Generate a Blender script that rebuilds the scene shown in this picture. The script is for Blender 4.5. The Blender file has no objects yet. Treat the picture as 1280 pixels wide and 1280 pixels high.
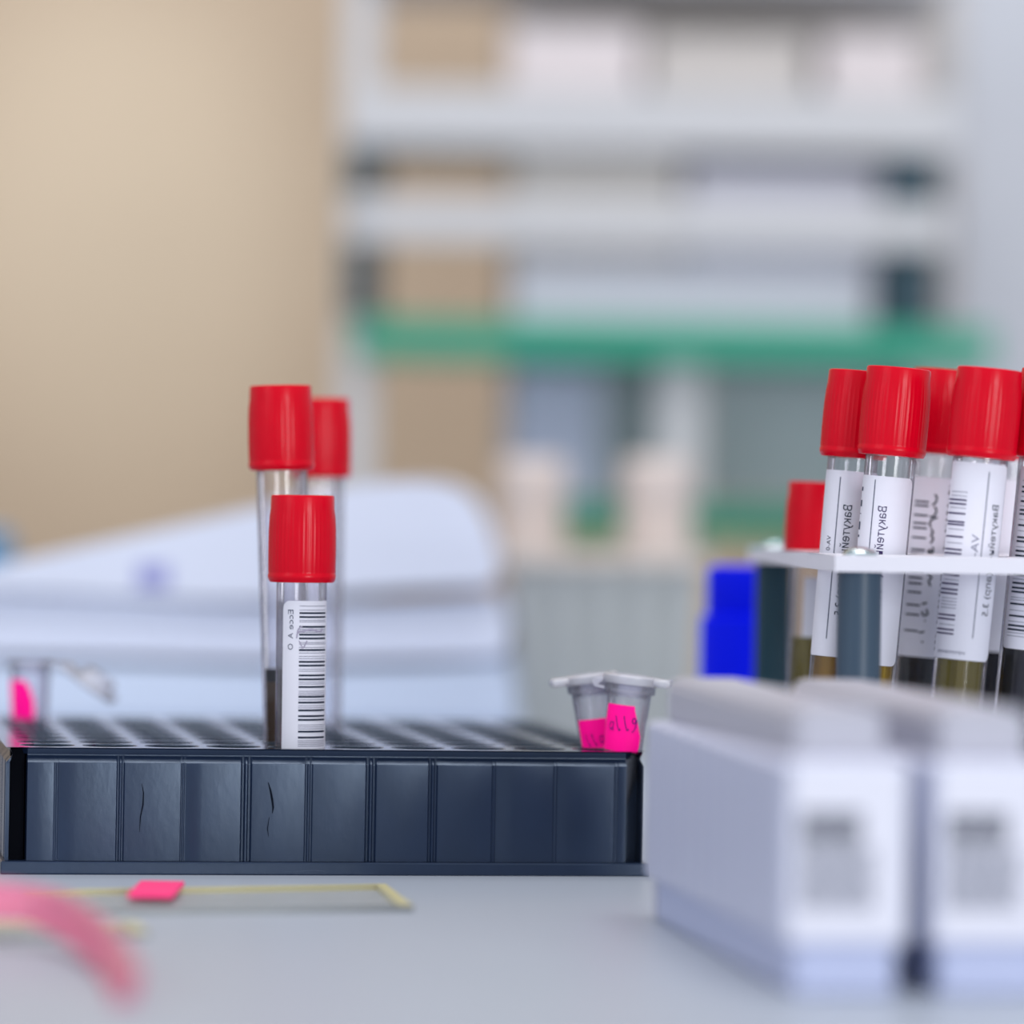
import bpy, bmesh, math, random
from mathutils import Vector, Matrix
random.seed(4)
C = bpy.context.scene.collection
PI = math.pi
mm = 0.001
TZ = 0.75                      # bench top height
F = 5500.0                     # focal length in pixels of the 1280 frame
ROLL = math.radians(0.95)
CAM = Vector((0, 0, TZ + 0.095))
RV = Vector((math.cos(ROLL), 0, math.sin(ROLL)))
UV = Vector((-math.sin(ROLL), 0, math.cos(ROLL)))

def P(px, py, Y):
    """point of the place seen at pixel (px,py) at distance Y"""
    return CAM + RV * ((px - 640) / F * Y) + UV * ((640 - py) / F * Y) + Vector((0, Y, 0))

def lin(r, g, b):
    def f(c):
        c /= 255.0
        return c / 12.92 if c <= 0.04045 else ((c + 0.055) / 1.055) ** 2.4
    return (f(r), f(g), f(b), 1)

# ---------------------------------------------------------------- materials
def mat(name, rgb, rough=0.5, spec=0.5, noise=0.0, nscale=60, bump=0.0, bscale=400, coat=0.0, trans=0.0, sss=0.0, stretch=None, ior=1.45):
    m = bpy.data.materials.new(name); m.use_nodes = True
    nt = m.node_tree; b = nt.nodes['Principled BSDF']
    col = lin(*rgb)
    b.inputs['Base Color'].default_value = col
    b.inputs['Roughness'].default_value = rough
    b.inputs['Specular IOR Level'].default_value = spec
    b.inputs['IOR'].default_value = ior
    b.inputs['Coat Weight'].default_value = coat
    b.inputs['Transmission Weight'].default_value = trans
    tc = nt.nodes.new('ShaderNodeTexCoord')
    mp = nt.nodes.new('ShaderNodeMapping'); nt.links.new(tc.outputs['Object'], mp.inputs['Vector'])
    if stretch: mp.inputs['Scale'].default_value = stretch
    if noise > 0:
        n = nt.nodes.new('ShaderNodeTexNoise'); n.inputs['Scale'].default_value = nscale; n.inputs['Detail'].default_value = 4
        nt.links.new(mp.outputs[0], n.inputs['Vector'])
        mx = nt.nodes.new('ShaderNodeMix'); mx.data_type = 'RGBA'
        mx.inputs[6].default_value = tuple(c * (1 - noise) for c in col[:3]) + (1,)
        mx.inputs[7].default_value = tuple(min(1, c * (1 + noise)) for c in col[:3]) + (1,)
        nt.links.new(n.outputs['Fac'], mx.inputs[0]); nt.links.new(mx.outputs[2], b.inputs['Base Color'])
    if bump > 0:
        n2 = nt.nodes.new('ShaderNodeTexNoise'); n2.inputs['Scale'].default_value = bscale; n2.inputs['Detail'].default_value = 3
        nt.links.new(mp.outputs[0], n2.inputs['Vector'])
        bp = nt.nodes.new('ShaderNodeBump'); bp.inputs['Strength'].default_value = bump; bp.inputs['Distance'].default_value = 0.0003
        nt.links.new(n2.outputs['Fac'], bp.inputs['Height']); nt.links.new(bp.outputs[0], b.inputs['Normal'])
    return m

def clear_mat(name, tint, edge, gloss=0.12, rough=0.08, milky=0.0, milk=(235, 235, 240), refl=0.7):
    """thin clear plastic wall: transparent, denser towards the limb, with a fresnel reflection"""
    m = bpy.data.materials.new(name); m.use_nodes = True
    nt = m.node_tree; nt.nodes.clear()
    out = nt.nodes.new('ShaderNodeOutputMaterial')
    lw = nt.nodes.new('ShaderNodeLayerWeight'); lw.inputs['Blend'].default_value = 0.35
    mix = nt.nodes.new('ShaderNodeMix'); mix.data_type = 'RGBA'
    mix.inputs[6].default_value = lin(*tint); mix.inputs[7].default_value = lin(*edge)
    nt.links.new(lw.outputs['Facing'], mix.inputs[0])
    tr = nt.nodes.new('ShaderNodeBsdfTransparent'); nt.links.new(mix.outputs[2], tr.inputs['Color'])
    gl = nt.nodes.new('ShaderNodeBsdfGlossy'); gl.inputs['Roughness'].default_value = rough
    fr = nt.nodes.new('ShaderNodeFresnel'); fr.inputs['IOR'].default_value = 1.45
    mul = nt.nodes.new('ShaderNodeMath'); mul.operation = 'MULTIPLY_ADD'; mul.inputs[1].default_value = refl; mul.inputs[2].default_value = gloss * 0.2
    mul.use_clamp = True
    nt.links.new(fr.outputs[0], mul.inputs[0])
    df = nt.nodes.new('ShaderNodeBsdfDiffuse'); df.inputs['Color'].default_value = lin(*milk)
    m0 = nt.nodes.new('ShaderNodeMixShader'); m0.inputs[0].default_value = milky
    nt.links.new(tr.outputs[0], m0.inputs[1]); nt.links.new(df.outputs[0], m0.inputs[2])
    m1 = nt.nodes.new('ShaderNodeMixShader'); nt.links.new(mul.outputs[0], m1.inputs[0])
    nt.links.new(m0.outputs[0], m1.inputs[1]); nt.links.new(gl.outputs[0], m1.inputs[2])
    nt.links.new(m1.outputs[0], out.inputs['Surface'])
    return m

M = {}
M['red'] = mat('red plastic', (212, 0, 32), 0.27, 0.2, noise=0.06, nscale=300)
M['tube'] = clear_mat('clear tube plastic', (250, 249, 252), (192, 190, 206), milky=0.025)
M['micro'] = clear_mat('cloudy microtube plastic', (246, 246, 252), (178, 182, 206), milky=0.13, rough=0.2)
M['lid'] = clear_mat('cloudy lid plastic', (244, 244, 250), (205, 206, 222), milky=0.42, rough=0.25, milk=(245, 245, 252))
M['label'] = mat('label paper', (226, 226, 238), 0.6, 0.3, noise=0.015, nscale=500)
M['ink'] = mat('label ink', (18, 34, 58), 0.6, 0.2)
M['ink_soft'] = mat('grey label ink', (86, 92, 112), 0.7, 0.2)
M['thin_ink'] = mat('thin bar ink', (128, 130, 150), 0.7, 0.2)
M['violet_ink'] = mat('violet bar ink', (58, 46, 92), 0.6, 0.2)
M['smudge'] = mat('smudge', (165, 160, 182), 0.7, 0.2)
M['pen'] = mat('ballpoint ink', (52, 30, 120), 0.6, 0.2)
M['pen_black'] = mat('marker ink', (20, 40, 50), 0.6, 0.2)
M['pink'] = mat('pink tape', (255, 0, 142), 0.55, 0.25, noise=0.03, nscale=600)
def add_glow(m, k):
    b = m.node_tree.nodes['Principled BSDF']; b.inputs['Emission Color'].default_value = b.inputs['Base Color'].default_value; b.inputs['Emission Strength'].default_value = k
add_glow(M['pink'], 0.28)  # self-glow added to brighten the pink tape
M['rack'] = mat('black rack plastic', (26, 39, 64), 0.3, 0.8, noise=0.25, nscale=120, bump=0.12, bscale=500, stretch=(1, 1, 0.5), ior=1.5)
M['rack'].node_tree.nodes['Principled BSDF'].inputs['Specular Tint'].default_value = (0.65, 0.8, 1, 1)
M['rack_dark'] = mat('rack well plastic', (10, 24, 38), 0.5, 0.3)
M['recess_shade'] = mat('painted recess shade', (3, 5, 14), 0.8, 0.1)  # near-black colour standing in for shade inside the corner slot
M['scuff'] = mat('scuff', (6, 14, 30), 0.6, 0.1)
M['scuff_light'] = mat('pale scuff', (130, 140, 160), 0.6, 0.1)
M['bench'] = mat('bench laminate', (163, 171, 184), 0.38, 0.35, noise=0.02, nscale=8, bump=0.02)
M['bench_leg'] = mat('bench leg paint', (150, 152, 156), 0.5)
M['white'] = mat('white plastic', (222, 222, 232), 0.35, 0.4, noise=0.015)
M['plate'] = mat('white rack plate', (226, 225, 236), 0.35, 0.4)
M['cart'] = mat('lavender white plastic', (198, 202, 224), 0.4, 0.4, noise=0.02)
M['cart_lid'] = mat('grey lid plastic', (178, 178, 190), 0.4, 0.4)
M['cart_base'] = mat('pale blue base plastic', (186, 194, 226), 0.4, 0.4)
M['steel'] = mat('grey post', (62, 80, 98), 0.38, 0.4, noise=0.03)
M['teal_post'] = mat('dark green post', (24, 62, 76), 0.4, 0.4)
M['chrome'] = mat('chrome', (190, 205, 210), 0.15, 0.8); M['chrome'].node_tree.nodes['Principled BSDF'].inputs['Metallic'].default_value = 0.9
M['blue'] = mat('blue plastic', (0, 24, 250), 0.5, 0.12)
M['blue_lid'] = mat('blue lid', (0, 22, 242), 0.5, 0.12)
M['paper'] = mat('stacked paper', (224, 229, 246), 0.8, 0.15, noise=0.07, nscale=9, stretch=(0.6, 1, 40))
M['paper_blue'] = mat('bluish stacked paper', (212, 224, 246), 0.8, 0.15, noise=0.08, nscale=9, stretch=(0.6, 1, 40))
M['paper_grey'] = mat('greyed paper sheet', (150, 168, 196), 0.8, 0.15)
M['stamp'] = mat('stamp ink', (160, 162, 214), 0.8, 0.1)
M['wall'] = mat('beige wall paint', (207, 184, 159), 0.45, 0.3, noise=0.025, nscale=3)
M['wall_white'] = mat('white wall paint', (206, 209, 218), 0.6, 0.3, noise=0.015, nscale=3)
M['floor'] = mat('floor vinyl', (150, 146, 140), 0.5, 0.3, noise=0.06, nscale=20)
M['frame'] = mat('light grey frame', (204, 204, 207), 0.5, 0.3)
M['frame_dark'] = mat('dark slate panel', (52, 76, 88), 0.5, 0.3)
M['backing'] = mat('grey backing', (190, 190, 192), 0.6, 0.3)
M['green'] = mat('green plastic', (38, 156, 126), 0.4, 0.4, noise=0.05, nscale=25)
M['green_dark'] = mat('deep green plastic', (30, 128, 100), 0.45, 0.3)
M['lavender'] = mat('lavender paper', (214, 212, 224), 0.8, 0.2, noise=0.03, nscale=20, stretch=(1, 1, 30))
M['carton'] = mat('pinkish white carton', (226, 217, 218), 0.7, 0.2, noise=0.02)
M['carton_grey'] = mat('warm white carton', (212, 206, 202), 0.7, 0.2, noise=0.02)
M['greybox'] = mat('blue grey box', (186, 192, 214), 0.6, 0.25)
M['greyboard'] = mat('slate grey board', (186, 194, 200), 0.6, 0.25, noise=0.04, nscale=10)
M['cream'] = mat('cream bottle plastic', (222, 206, 198), 0.5, 0.3, noise=0.02)
M['creamcap'] = mat('cream cap', (226, 212, 206), 0.5, 0.3)
M['bin'] = mat('pale grey bin plastic', (186, 190, 190), 0.5, 0.3, noise=0.03)
M['bin_rim'] = mat('cream bin rim', (204, 196, 188), 0.5, 0.3)
M['skyblue'] = mat('sky blue plastic', (60, 140, 190), 0.4, 0.3)
M['film'] = clear_mat('pale glass', (254, 254, 253), (250, 250, 246), milky=0.06, gloss=0.0, rough=0.3, refl=0.2)
M['yellow_edge'] = mat('yellowed glass edge', (206, 198, 150), 0.3, 0.5)
M['edge_grey'] = mat('grey glass edge', (128, 132, 134), 0.3, 0.5)
M['pink_mark'] = mat('pink slide mark', (246, 60, 128), 0.5, 0.3)
M['strap'] = clear_mat('pink translucent strap', (254, 210, 225), (252, 185, 206), milky=0.4, milk=(255, 150, 186), rough=0.3)
def liquid(name, rgb, t=0.35):
    m = mat(name, rgb, 0.12, 0.12, trans=t, ior=1.33); return m
M['serum'] = liquid('amber serum', (176, 132, 20), 0.5)
M['serum_olive'] = liquid('olive serum', (134, 120, 24), 0.5)
M['serum_yellow'] = liquid('yellow serum', (206, 172, 60), 0.6)
M['blood'] = liquid('dark blood', (8, 10, 28), 0.0)
M['brown'] = liquid('brown serum', (84, 58, 34), 0.15)

# ---------------------------------------------------------------- helpers
def tag(o, label=None, cat=None, group=None, kind=None):
    if label: o['label'] = label
    if cat: o['category'] = cat
    if group: o['group'] = group
    if kind: o['kind'] = kind
    return o

def thing(name, label, cat, loc=(0, 0, 0), rot=None, group=None):
    o = bpy.data.objects.new(name, None); C.objects.link(o)
    o.empty_display_size = 0.01
    o.location = loc
    if rot is not None:
        if isinstance(rot, (int, float)): o.rotation_euler = (0, 0, rot)
        else:
            o.rotation_mode = 'QUATERNION'; o.rotation_quaternion = rot
    return tag(o, label, cat, group)

def obj(name, bm, m, parent=None, smooth=None):
    me = bpy.data.meshes.new(name)
    bmesh.ops.recalc_face_normals(bm, faces=bm.faces[:]) if bm.faces else None
    bm.to_mesh(me); bm.free()
    me.materials.append(m)
    o = bpy.data.objects.new(name, me); C.objects.link(o)
    if smooth is not None:
        for p in me.polygons: p.use_smooth = True
        try: me.set_sharp_from_angle(angle=math.radians(smooth))
        except Exception: pass
    if parent is not None: o.parent = parent
    return o

def struct(name, bm, m):
    o = obj(name, bm, m); o['kind'] = 'structure'; return o

def add_box(bm, x0, x1, y0, y1, z0, z1, bev=0.0, seg=2):
    vs = [bm.verts.new((x, y, z)) for x in (x0, x1) for y in (y0, y1) for z in (z0, z1)]
    q = [(0, 1, 3, 2), (4, 6, 7, 5), (0, 4, 5, 1), (2, 3, 7, 6), (0, 2, 6, 4), (1, 5, 7, 3)]
    fs = [bm.faces.new([vs[i] for i in f]) for f in q]
    if bev > 0:
        es = list({e for f in fs for e in f.edges})
        bmesh.ops.bevel(bm, geom=es, offset=bev, segments=seg, affect='EDGES', profile=0.5)

def box(x0, x1, y0, y1, z0, z1, bev=0.0, seg=2):
    bm = bmesh.new(); add_box(bm, x0, x1, y0, y1, z0, z1, bev, seg); return bm

def add_lathe(bm, prof, n=48, closed_top=True, closed_bot=True, mod=None, off=(0, 0)):
    """prof: list of (r,z) bottom to top; mod(i,ang)->radius offset"""
    rings = []
    for i, (r, z) in enumerate(prof):
        ring = []
        for k in range(n):
            a = 2 * PI * k / n
            rr = r + (mod(i, k) if mod else 0)
            ring.append(bm.verts.new((off[0] + rr * math.cos(a), off[1] + rr * math.sin(a), z)))
        rings.append(ring)
    for a, b in zip(rings, rings[1:]):
        for k in range(n):
            bm.faces.new((a[k], a[(k + 1) % n], b[(k + 1) % n], b[k]))
    if closed_bot: bm.faces.new(list(reversed(rings[0])))
    if closed_top: bm.faces.new(rings[-1])

def lathe(prof, n=48, **k):
    bm = bmesh.new(); add_lathe(bm, prof, n, **k); return bm

def add_prism(bm, pts, y0, y1):
    """pts: (x,z) outline extruded along y"""
    a = [bm.verts.new((x, y0, z)) for x, z in pts]; b = [bm.verts.new((x, y1, z)) for x, z in pts]
    n = len(pts)
    for i in range(n): bm.faces.new((a[i], a[(i + 1) % n], b[(i + 1) % n], b[i]))
    bm.faces.new(a); bm.faces.new(list(reversed(b)))

# flat (u,v) artwork wrapped on a surface: mapf(u,v) -> Vector
def add_patch(bm, u0, u1, v0, v1, mapf, nu=10, nv=1):
    g = [[bm.verts.new(mapf(u0 + (u1 - u0) * i / nu, v0 + (v1 - v0) * j / nv)) for i in range(nu + 1)] for j in range(nv + 1)]
    for j in range(nv):
        for i in range(nu):
            bm.faces.new((g[j][i], g[j][i + 1], g[j + 1][i + 1], g[j + 1][i]))

def add_rows(bm, rows, mapf, nu=14):
    """rows: (v, u0, u1) from top to bottom"""
    prev = None
    for v, a, b in rows:
        cur = [bm.verts.new(mapf(a + (b - a) * i / nu, v)) for i in range(nu + 1)]
        if prev:
            for i in range(nu): bm.faces.new((prev[i], prev[i + 1], cur[i + 1], cur[i]))
        prev = cur

def add_stroke(bm, pts, w, mapf):
    pts = [Vector((a, b)) for a, b in pts]
    L = []
    for i, p in enumerate(pts):
        d = (pts[min(i + 1, len(pts) - 1)] - pts[max(i - 1, 0)])
        d = d.normalized() if d.length > 0 else Vector((1, 0))
        nrm = Vector((-d.y, d.x)) * w / 2
        L.append((bm.verts.new(mapf(*(p + nrm))), bm.verts.new(mapf(*(p - nrm)))))
    for (a, b), (c, d) in zip(L, L[1:]): bm.faces.new((a, b, d, c))

def curve_pts(pts, n=8):
    """Catmull-Rom through 2d or 3d points"""
    P_ = [Vector(p) for p in pts]; out = []
    for i in range(len(P_) - 1):
        p0, p1, p2, p3 = P_[max(i - 1, 0)], P_[i], P_[i + 1], P_[min(i + 2, len(P_) - 1)]
        for k in range(n):
            t = k / n
            out.append(0.5 * ((2 * p1) + (p2 - p0) * t + (2 * p0 - 5 * p1 + 4 * p2 - p3) * t * t + (3 * p1 - p0 - 3 * p2 + p3) * t ** 3))
    out.append(P_[-1]); return out

def text_geo(s, size, bold=0.0):
    cu = bpy.data.curves.new('lettering', 'FONT'); cu.body = s; cu.size = size; cu.resolution_u = 3; cu.offset = size * bold
    o = bpy.data.objects.new('lettering', cu); C.objects.link(o)
    dg = bpy.context.evaluated_depsgraph_get(); dg.update()
    me = o.evaluated_get(dg).to_mesh()
    vs = [v.co.copy() for v in me.vertices]; fs = [tuple(p.vertices) for p in me.polygons]
    o.evaluated_get(dg).to_mesh_clear()
    bpy.data.objects.remove(o); bpy.data.curves.remove(cu)
    return vs, fs

def add_text(bm, s, size, u, v, mapf, mode='down_mirror', widen=1.0, bold=0.0):
    """mode down_mirror: reads downward, glyph tops to the left (the photo shows the print mirrored)"""
    vs, fs = text_geo(s, size, bold)
    n = [bm.verts.new(mapf(u - p.y, v - p.x * widen) if mode == 'down_mirror' else mapf(u + p.x * widen, v + p.y)) for p in vs]
    for f in fs:
        try: bm.faces.new([n[i] for i in f])
        except ValueError: pass

def cyl(r):                                      # (u mm along the wall, v height) ; u=0 faces the camera
    def f(u, v):
        a = u / r
        return Vector((r * math.sin(a), -r * math.cos(a), v))
    return f

def cone(rfun):
    def f(u, v):
        r = rfun(v); a = u / r
        return Vector((r * math.sin(a), -r * math.cos(a), v))
    return f

# ================================================================= the setting
bm = box(-2.2, 2.2, -0.6, 2.82, -0.05, 0.0); struct('floor', bm, M['floor'])
bm = box(-2.2, 2.2, 2.76, 2.82, 0.0, 2.7); struct('wall_back', bm, M['wall'])
xr = P(1192, 300, 2.36).x
bm = box(xr, 2.2, 2.36, 2.758, 0.0, 2.7, 0.004); struct('wall_right', bm, M['wall_white'])

t = thing('lab_bench', 'long pale grey laminate lab bench under all the racks and papers', 'bench', (0, 0, 0))
obj('bench_top', box(-1.3, 1.25, 0.42, 2.355, TZ - 0.03, TZ, 0.003), M['bench'], t)
for x in (-1.25, 1.2):
    for y in (0.47, 2.3):
        obj('leg', box(x - 0.025, x + 0.025, y - 0.025, y + 0.025, 0.0, TZ - 0.03, 0.002), M['bench_leg'], t)

# ================================================================= black 10 x 10 rack
PITCH = 16.15 * mm
RK = 0.16                                        # yaw
W = 167.5 * mm; HT = 32.6 * mm
rk_loc = P(5, 1098, 1.128); rk_loc.z = TZ
rack = thing('sample_rack', 'black plastic rack with a ten by ten grid of round wells on the bench', 'rack', rk_loc, RK)
MARG = 3 * mm
def rack_top():
    bm = bmesh.new(); n = 40; r = 7.25 * mm
    def ring(cx, cy, z, rr): return [bm.verts.new((cx + rr * math.cos(2 * PI * k / n + PI / 4), cy + rr * math.sin(2 * PI * k / n + PI / 4), z)) for k in range(n)]
    for i in range(10):
        for j in range(10):
            cx = MARG + PITCH * (i + .5); cy = MARG + PITCH * (j + .5); h = PITCH / 2
            sq = []
            for k in range(n):
                a = 2 * PI * k / n + PI / 4
                c, s = math.cos(a), math.sin(a); m_ = max(abs(c), abs(s))
                sq.append(bm.verts.new((cx + h * c / m_, cy + h * s / m_, HT)))
            ed = ring(cx, cy, HT, r); e2 = ring(cx, cy, HT - 0.4 * mm, r - 0.25 * mm)
            for k in range(n):
                l = (k + 1) % n
                bm.faces.new((sq[k], sq[l], ed[l], ed[k])); bm.faces.new((ed[k], ed[l], e2[l], e2[k]))
    # margin strips
    a0, a1, b0, b1 = 0, W, MARG, W - MARG
    for q in (((a0, a0), (a1, a0), (a1, b0), (a0, b0)), ((a0, b1), (a1, b1), (a1, a1), (a0, a1)), ((a0, b0), (b0, b0), (b0, b1), (a0, b1)), ((b1, b0), (a1, b0), (a1, b1), (b1, b1))):
        bm.faces.new([bm.verts.new((x, y, HT)) for x, y in q])
    bmesh.ops.remove_doubles(bm, verts=bm.verts, dist=1e-6)
    return bm
M['rack_top'] = mat('rack top plastic', (24, 38, 58), 0.11, 1.0, noise=0.1, nscale=60)
M['rack_top'].node_tree.nodes['Principled BSDF'].inputs['Specular Tint'].default_value = (0.72, 0.86, 1, 1)
obj('top_grid', rack_top(), M['rack_top'], rack)
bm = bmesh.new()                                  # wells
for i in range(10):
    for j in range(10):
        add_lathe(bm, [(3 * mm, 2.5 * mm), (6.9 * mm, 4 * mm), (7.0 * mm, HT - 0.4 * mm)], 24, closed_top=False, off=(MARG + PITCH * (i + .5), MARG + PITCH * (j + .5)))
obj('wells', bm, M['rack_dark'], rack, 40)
# side walls: a closed outline with a groove between the wells, swept up in steps
def side_outline(inset):
    pts = []                                      # one side, along +s, depth d inward
    side = [(0.0, 0.0), (1.0 * mm, 0.0), (1.3 * mm, 8.5 * mm), (5.0 * mm, 8.5 * mm), (5.6 * mm, 0.3 * mm)]
    gs = [13.2 * mm + 16.25 * mm * k for k in range(0, 10)]
    for k, g in enumerate(gs):
        dp = (0.35, 0.7, 0.4, 0.95, 0.6, 0.95, 0.75, 0.35, 0.3, 0.3)[k] * mm
        w = (0.9, 1.1, 0.8, 1.5, 1.1, 1.5, 1.3, 0.8, 0.8, 0.8)[k] * mm
        prev = side[-1][0]
        side += [(prev + (g - w - prev) * .3, 0.08 * mm), (prev + (g - w - prev) * .7, 0.0)]
        side += [(g - w, 0.14 * mm), (g - w * .7, dp), (g - w * .4, dp), (g - w * .12, dp * .3), (g + w * .12, dp * .3), (g + w * .4, dp), (g + w * .7, dp), (g + w, 0.25 * mm)]
    side += [(W - 5.6 * mm, 0.3 * mm), (W - 5.0 * mm, 8.5 * mm), (W - 1.3 * mm, 8.5 * mm), (W - 1.0 * mm, 0.0)]
    for s, d in side: pts.append((s, d + inset))
    plain = [(6.5 * mm, 0.3 * mm)] + [q for q in side if 6 * mm < q[0] < W - 6 * mm] + [(W - 6.5 * mm, 0.3 * mm)]
    for s, d in plain: pts.append((W - d - inset, s))
    for s, d in side: pts.append((W - s, W - d - inset))
    for s, d in plain: pts.append((d + inset, W - s))
    return pts
bm = bmesh.new(); rings = []
base = side_outline(0)
def scale_in(pts, k): return [(min(max(x, k), W - k), min(max(y, k), W - k)) for x, y in pts]
flat = []
for (x, y) in base:                               # outline with the grooves pulled flat for the lip
    d = min(x, y, W - x, W - y)
    if d == x: flat.append((0, y))
    elif d == y: flat.append((x, 0))
    elif d == W - x: flat.append((W, y))
    else: flat.append((x, W))
for pts, k, z in ((scale_in(flat, 2.2 * mm), 0, 3.4 * mm), (base, 0.05 * mm, 3.5 * mm), (base, 0.0, 4.2 * mm), (base, 0.0, 28.4 * mm), (base, 0.12 * mm, 28.8 * mm), (base, 1.75 * mm, 30.5 * mm), (flat, 1.8 * mm, 30.8 * mm), (flat, 1.1 * mm, 32.2 * mm), (flat, 1.3 * mm, HT)):
    rings.append([bm.verts.new((x, y, z)) for x, y in scale_in(pts, k)])
for a, b in zip(rings, rings[1:]):
    n = len(a)
    for k in range(n):
        if (a[k].co - a[(k + 1) % n].co).length + (b[k].co - b[(k + 1) % n].co).length > 1e-7:
            try: bm.faces.new((a[k], a[(k + 1) % n], b[(k + 1) % n], b[k]))
            except ValueError: pass
obj('side_wall', bm, M['rack'], rack, 30)
obj('base_flange', box(-1.0 * mm, W + 1.0 * mm, -1.0 * mm, W + 1.0 * mm, 0, 3.4 * mm, 0.4 * mm), M['rack'], rack)
def scuff(pts, w, y, m_):
    bm = bmesh.new(); pr = None; n = len(pts)
    for i, (a, b) in enumerate(pts):
        h = w * math.sin(PI * (i + .35) / (n - .3)) / 2
        cur = (bm.verts.new(((a - h) * mm, y * mm, b * mm)), bm.verts.new(((a + h) * mm, y * mm, b * mm)))
        if pr: bm.faces.new((pr[0], pr[1], cur[1], cur[0]))
        pr = cur
    obj('scuff_mark', bm, m_, rack)
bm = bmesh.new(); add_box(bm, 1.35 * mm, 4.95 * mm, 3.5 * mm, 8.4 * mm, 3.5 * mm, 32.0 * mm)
o = obj('recess_shade_block', bm, M['recess_shade'], rack); o['label'] = 'painted recess shade at the left corner'  # black block set in the slot to paint its shade
scuff([(67.6, 24), (68.2, 22), (68.7, 19.5), (69.0, 17.5), (68.8, 16)], 0.6, -0.05, M['scuff'])
scuff([(34.9, 23.5), (35.4, 21), (35.3, 18), (34.7, 15), (34.5, 11)], 0.35, -0.05, M['scuff'])
scuff([(68.0, 15), (67.6, 12), (67.9, 10)], 0.25, -0.05, M['scuff'])
scuff([(72, 0.9), (76, 1.1), (80, 1.4), (83, 1.0)], 0.4, -1.04, M['scuff_light'])
scuff([(88, 0.7), (90, 0.75), (93, 0.6)], 0.3, -1.04, M['scuff_light'])
def well(i, j):                                   # world xy of a well
    lx, ly = MARG + PITCH * (i + .5), MARG + PITCH * (j + .5)
    c, s = math.cos(RK), math.sin(RK)
    return Vector((rk_loc.x + c * lx - s * ly, rk_loc.y + s * lx + c * ly, TZ))

# ================================================================= capped sample tubes
def cap_bm(R=8.95 * mm, H=22.8 * mm):
    n = 144
    prof = [(R * .80, 0), (R * .93, 0.05 * mm), (R * .985, 0.9 * mm), (R * 1.0, 1.9 * mm), (R * .975, 2.3 * mm), (R * .985, 2.8 * mm), (R * .99, 8 * mm), (R * .985, 13.5 * mm), (R * .965, 17.0 * mm), (R * .935, 19.2 * mm), (R * .925, 22.2 * mm), (R * .91, 22.65 * mm), (R * .87, 22.8 * mm), (R * .78, 22.75 * mm), (R * .74, 22.2 * mm), (R * .3, 22.1 * mm)]
    amp = {5: .6, 6: 1, 7: 1, 8: .7, 9: .15}
    def mod(i, k): return -0.17 * mm * amp.get(i, 0) * (1 if (k // 1) % 3 == 0 else 0)
    return lathe(prof, n, mod=mod)

def sample_tube(label, base, axis, total, r0, r1, group, liquids=(), lab=None, name='sample_tube', spin=0.0, cat='sample tube'):
    """base: point of the round bottom; axis: unit vector; r0 bottom radius, r1 top radius"""
    q = Vector((0, 0, 1)).rotation_difference(axis) @ Matrix.Rotation(spin, 3, 'Z').to_quaternion()
    t = thing(name, label, cat, base, q, group)
    L = total - 22.8 * mm
    c = obj('cap', cap_bm(), M['red'], t, 50)
    c.location = (0, 0, L)
    rf = lambda z: r0 + (r1 - r0) * max(0, z - 6 * mm) / (L - 6 * mm)
    prof = [(0.4 * mm, 0.0), (r0 * .45, 0.5 * mm), (r0 * .8, 2.2 * mm), (r0 * .97, 4.5 * mm), (r0, 6 * mm), (r1, L + 2 * mm)]
    obj('glass_tube', lathe(prof, 64, closed_top=False), M['tube'], t, 60)
    for z0, z1, m_ in liquids:
        k = .86
        pr = ([(0.4 * mm, 0.9 * mm), (r0 * .42, 1.3 * mm), (r0 * .72, 3 * mm), (r0 * k, 6 * mm)] if z0 < 6 * mm else [(rf(z0) * k, z0)])
        pr += [(rf(z1) * k, z1)]
        obj('liquid', lathe(pr, 40), m_, t, 40)
    return t, rf, L

def bars(bm, ys, u0, u1, th, mapf):
    for y in ys: add_patch(bm, u0, u1, y - th / 2, y + th / 2, mapf, nu=8)

def label_bm(u0, u1, v0, v1, mapf, rad=2.2 * mm):
    rows = []
    for k in range(7):
        a = k / 6 * PI / 2
        rows.append((v1 - rad * (1 - math.cos(PI / 2 - a)) if False else v1 - rad + rad * math.cos(a) if False else v1 - rad * (1 - math.sin(a)) if False else v1 - rad * (1 - math.cos(a)), None, a))
    out = []
    for v, _, a in rows:                           # a=0 top edge inset by rad, a=90deg full width
        ins = rad * (1 - math.sin(a)); out.append((v, u0 + ins, u1 - ins))
    mid = [(o[0], o[1], o[2]) for o in out]
    bot = [(v0 + (v1 - v), a, b) for v, a, b in reversed(out)]
    bm = bmesh.new(); add_rows(bm, mid + bot, mapf, nu=40)
    return bm

def axis_from(p_top, p_bot):
    return (p_top - p_bot).normalized()

# --- front tube, sharp: well column 5 of the first row
w = well(4, 0)
ptop = P(378.5, 619, w.y); pbot = P(374.5, 940, w.y)
ax = axis_from(ptop, pbot); tot = 90 * mm
t, rf, L = sample_tube('short red capped tube in front with barcode label reading down its right side', ptop - ax * tot, ax, tot, 6.35 * mm, 6.6 * mm,
                       'red capped tubes in the black rack')
s = w.y / F                                       # metres per pixel here
zv = lambda py: tot - (py - 619) * s              # pixel row -> height on the tube
rr = 6.55 * mm
mp = cyl(rr + 0.06 * mm); mp2 = cyl(rr + 0.13 * mm); mp3 = cyl(rr + 0.19 * mm)
U = lambda px: rr * math.asin(max(-1, min(1, px * s / rr)))
lb = obj('paper_label', label_bm(U(-21.5), 2 * PI * rr * 0.30, zv(945), zv(750.5), mp), M['label'], t, 60)
lb['label'] = 'white barcode label'
cy = lambda c: zv(700 + c / 5.3333)
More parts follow.
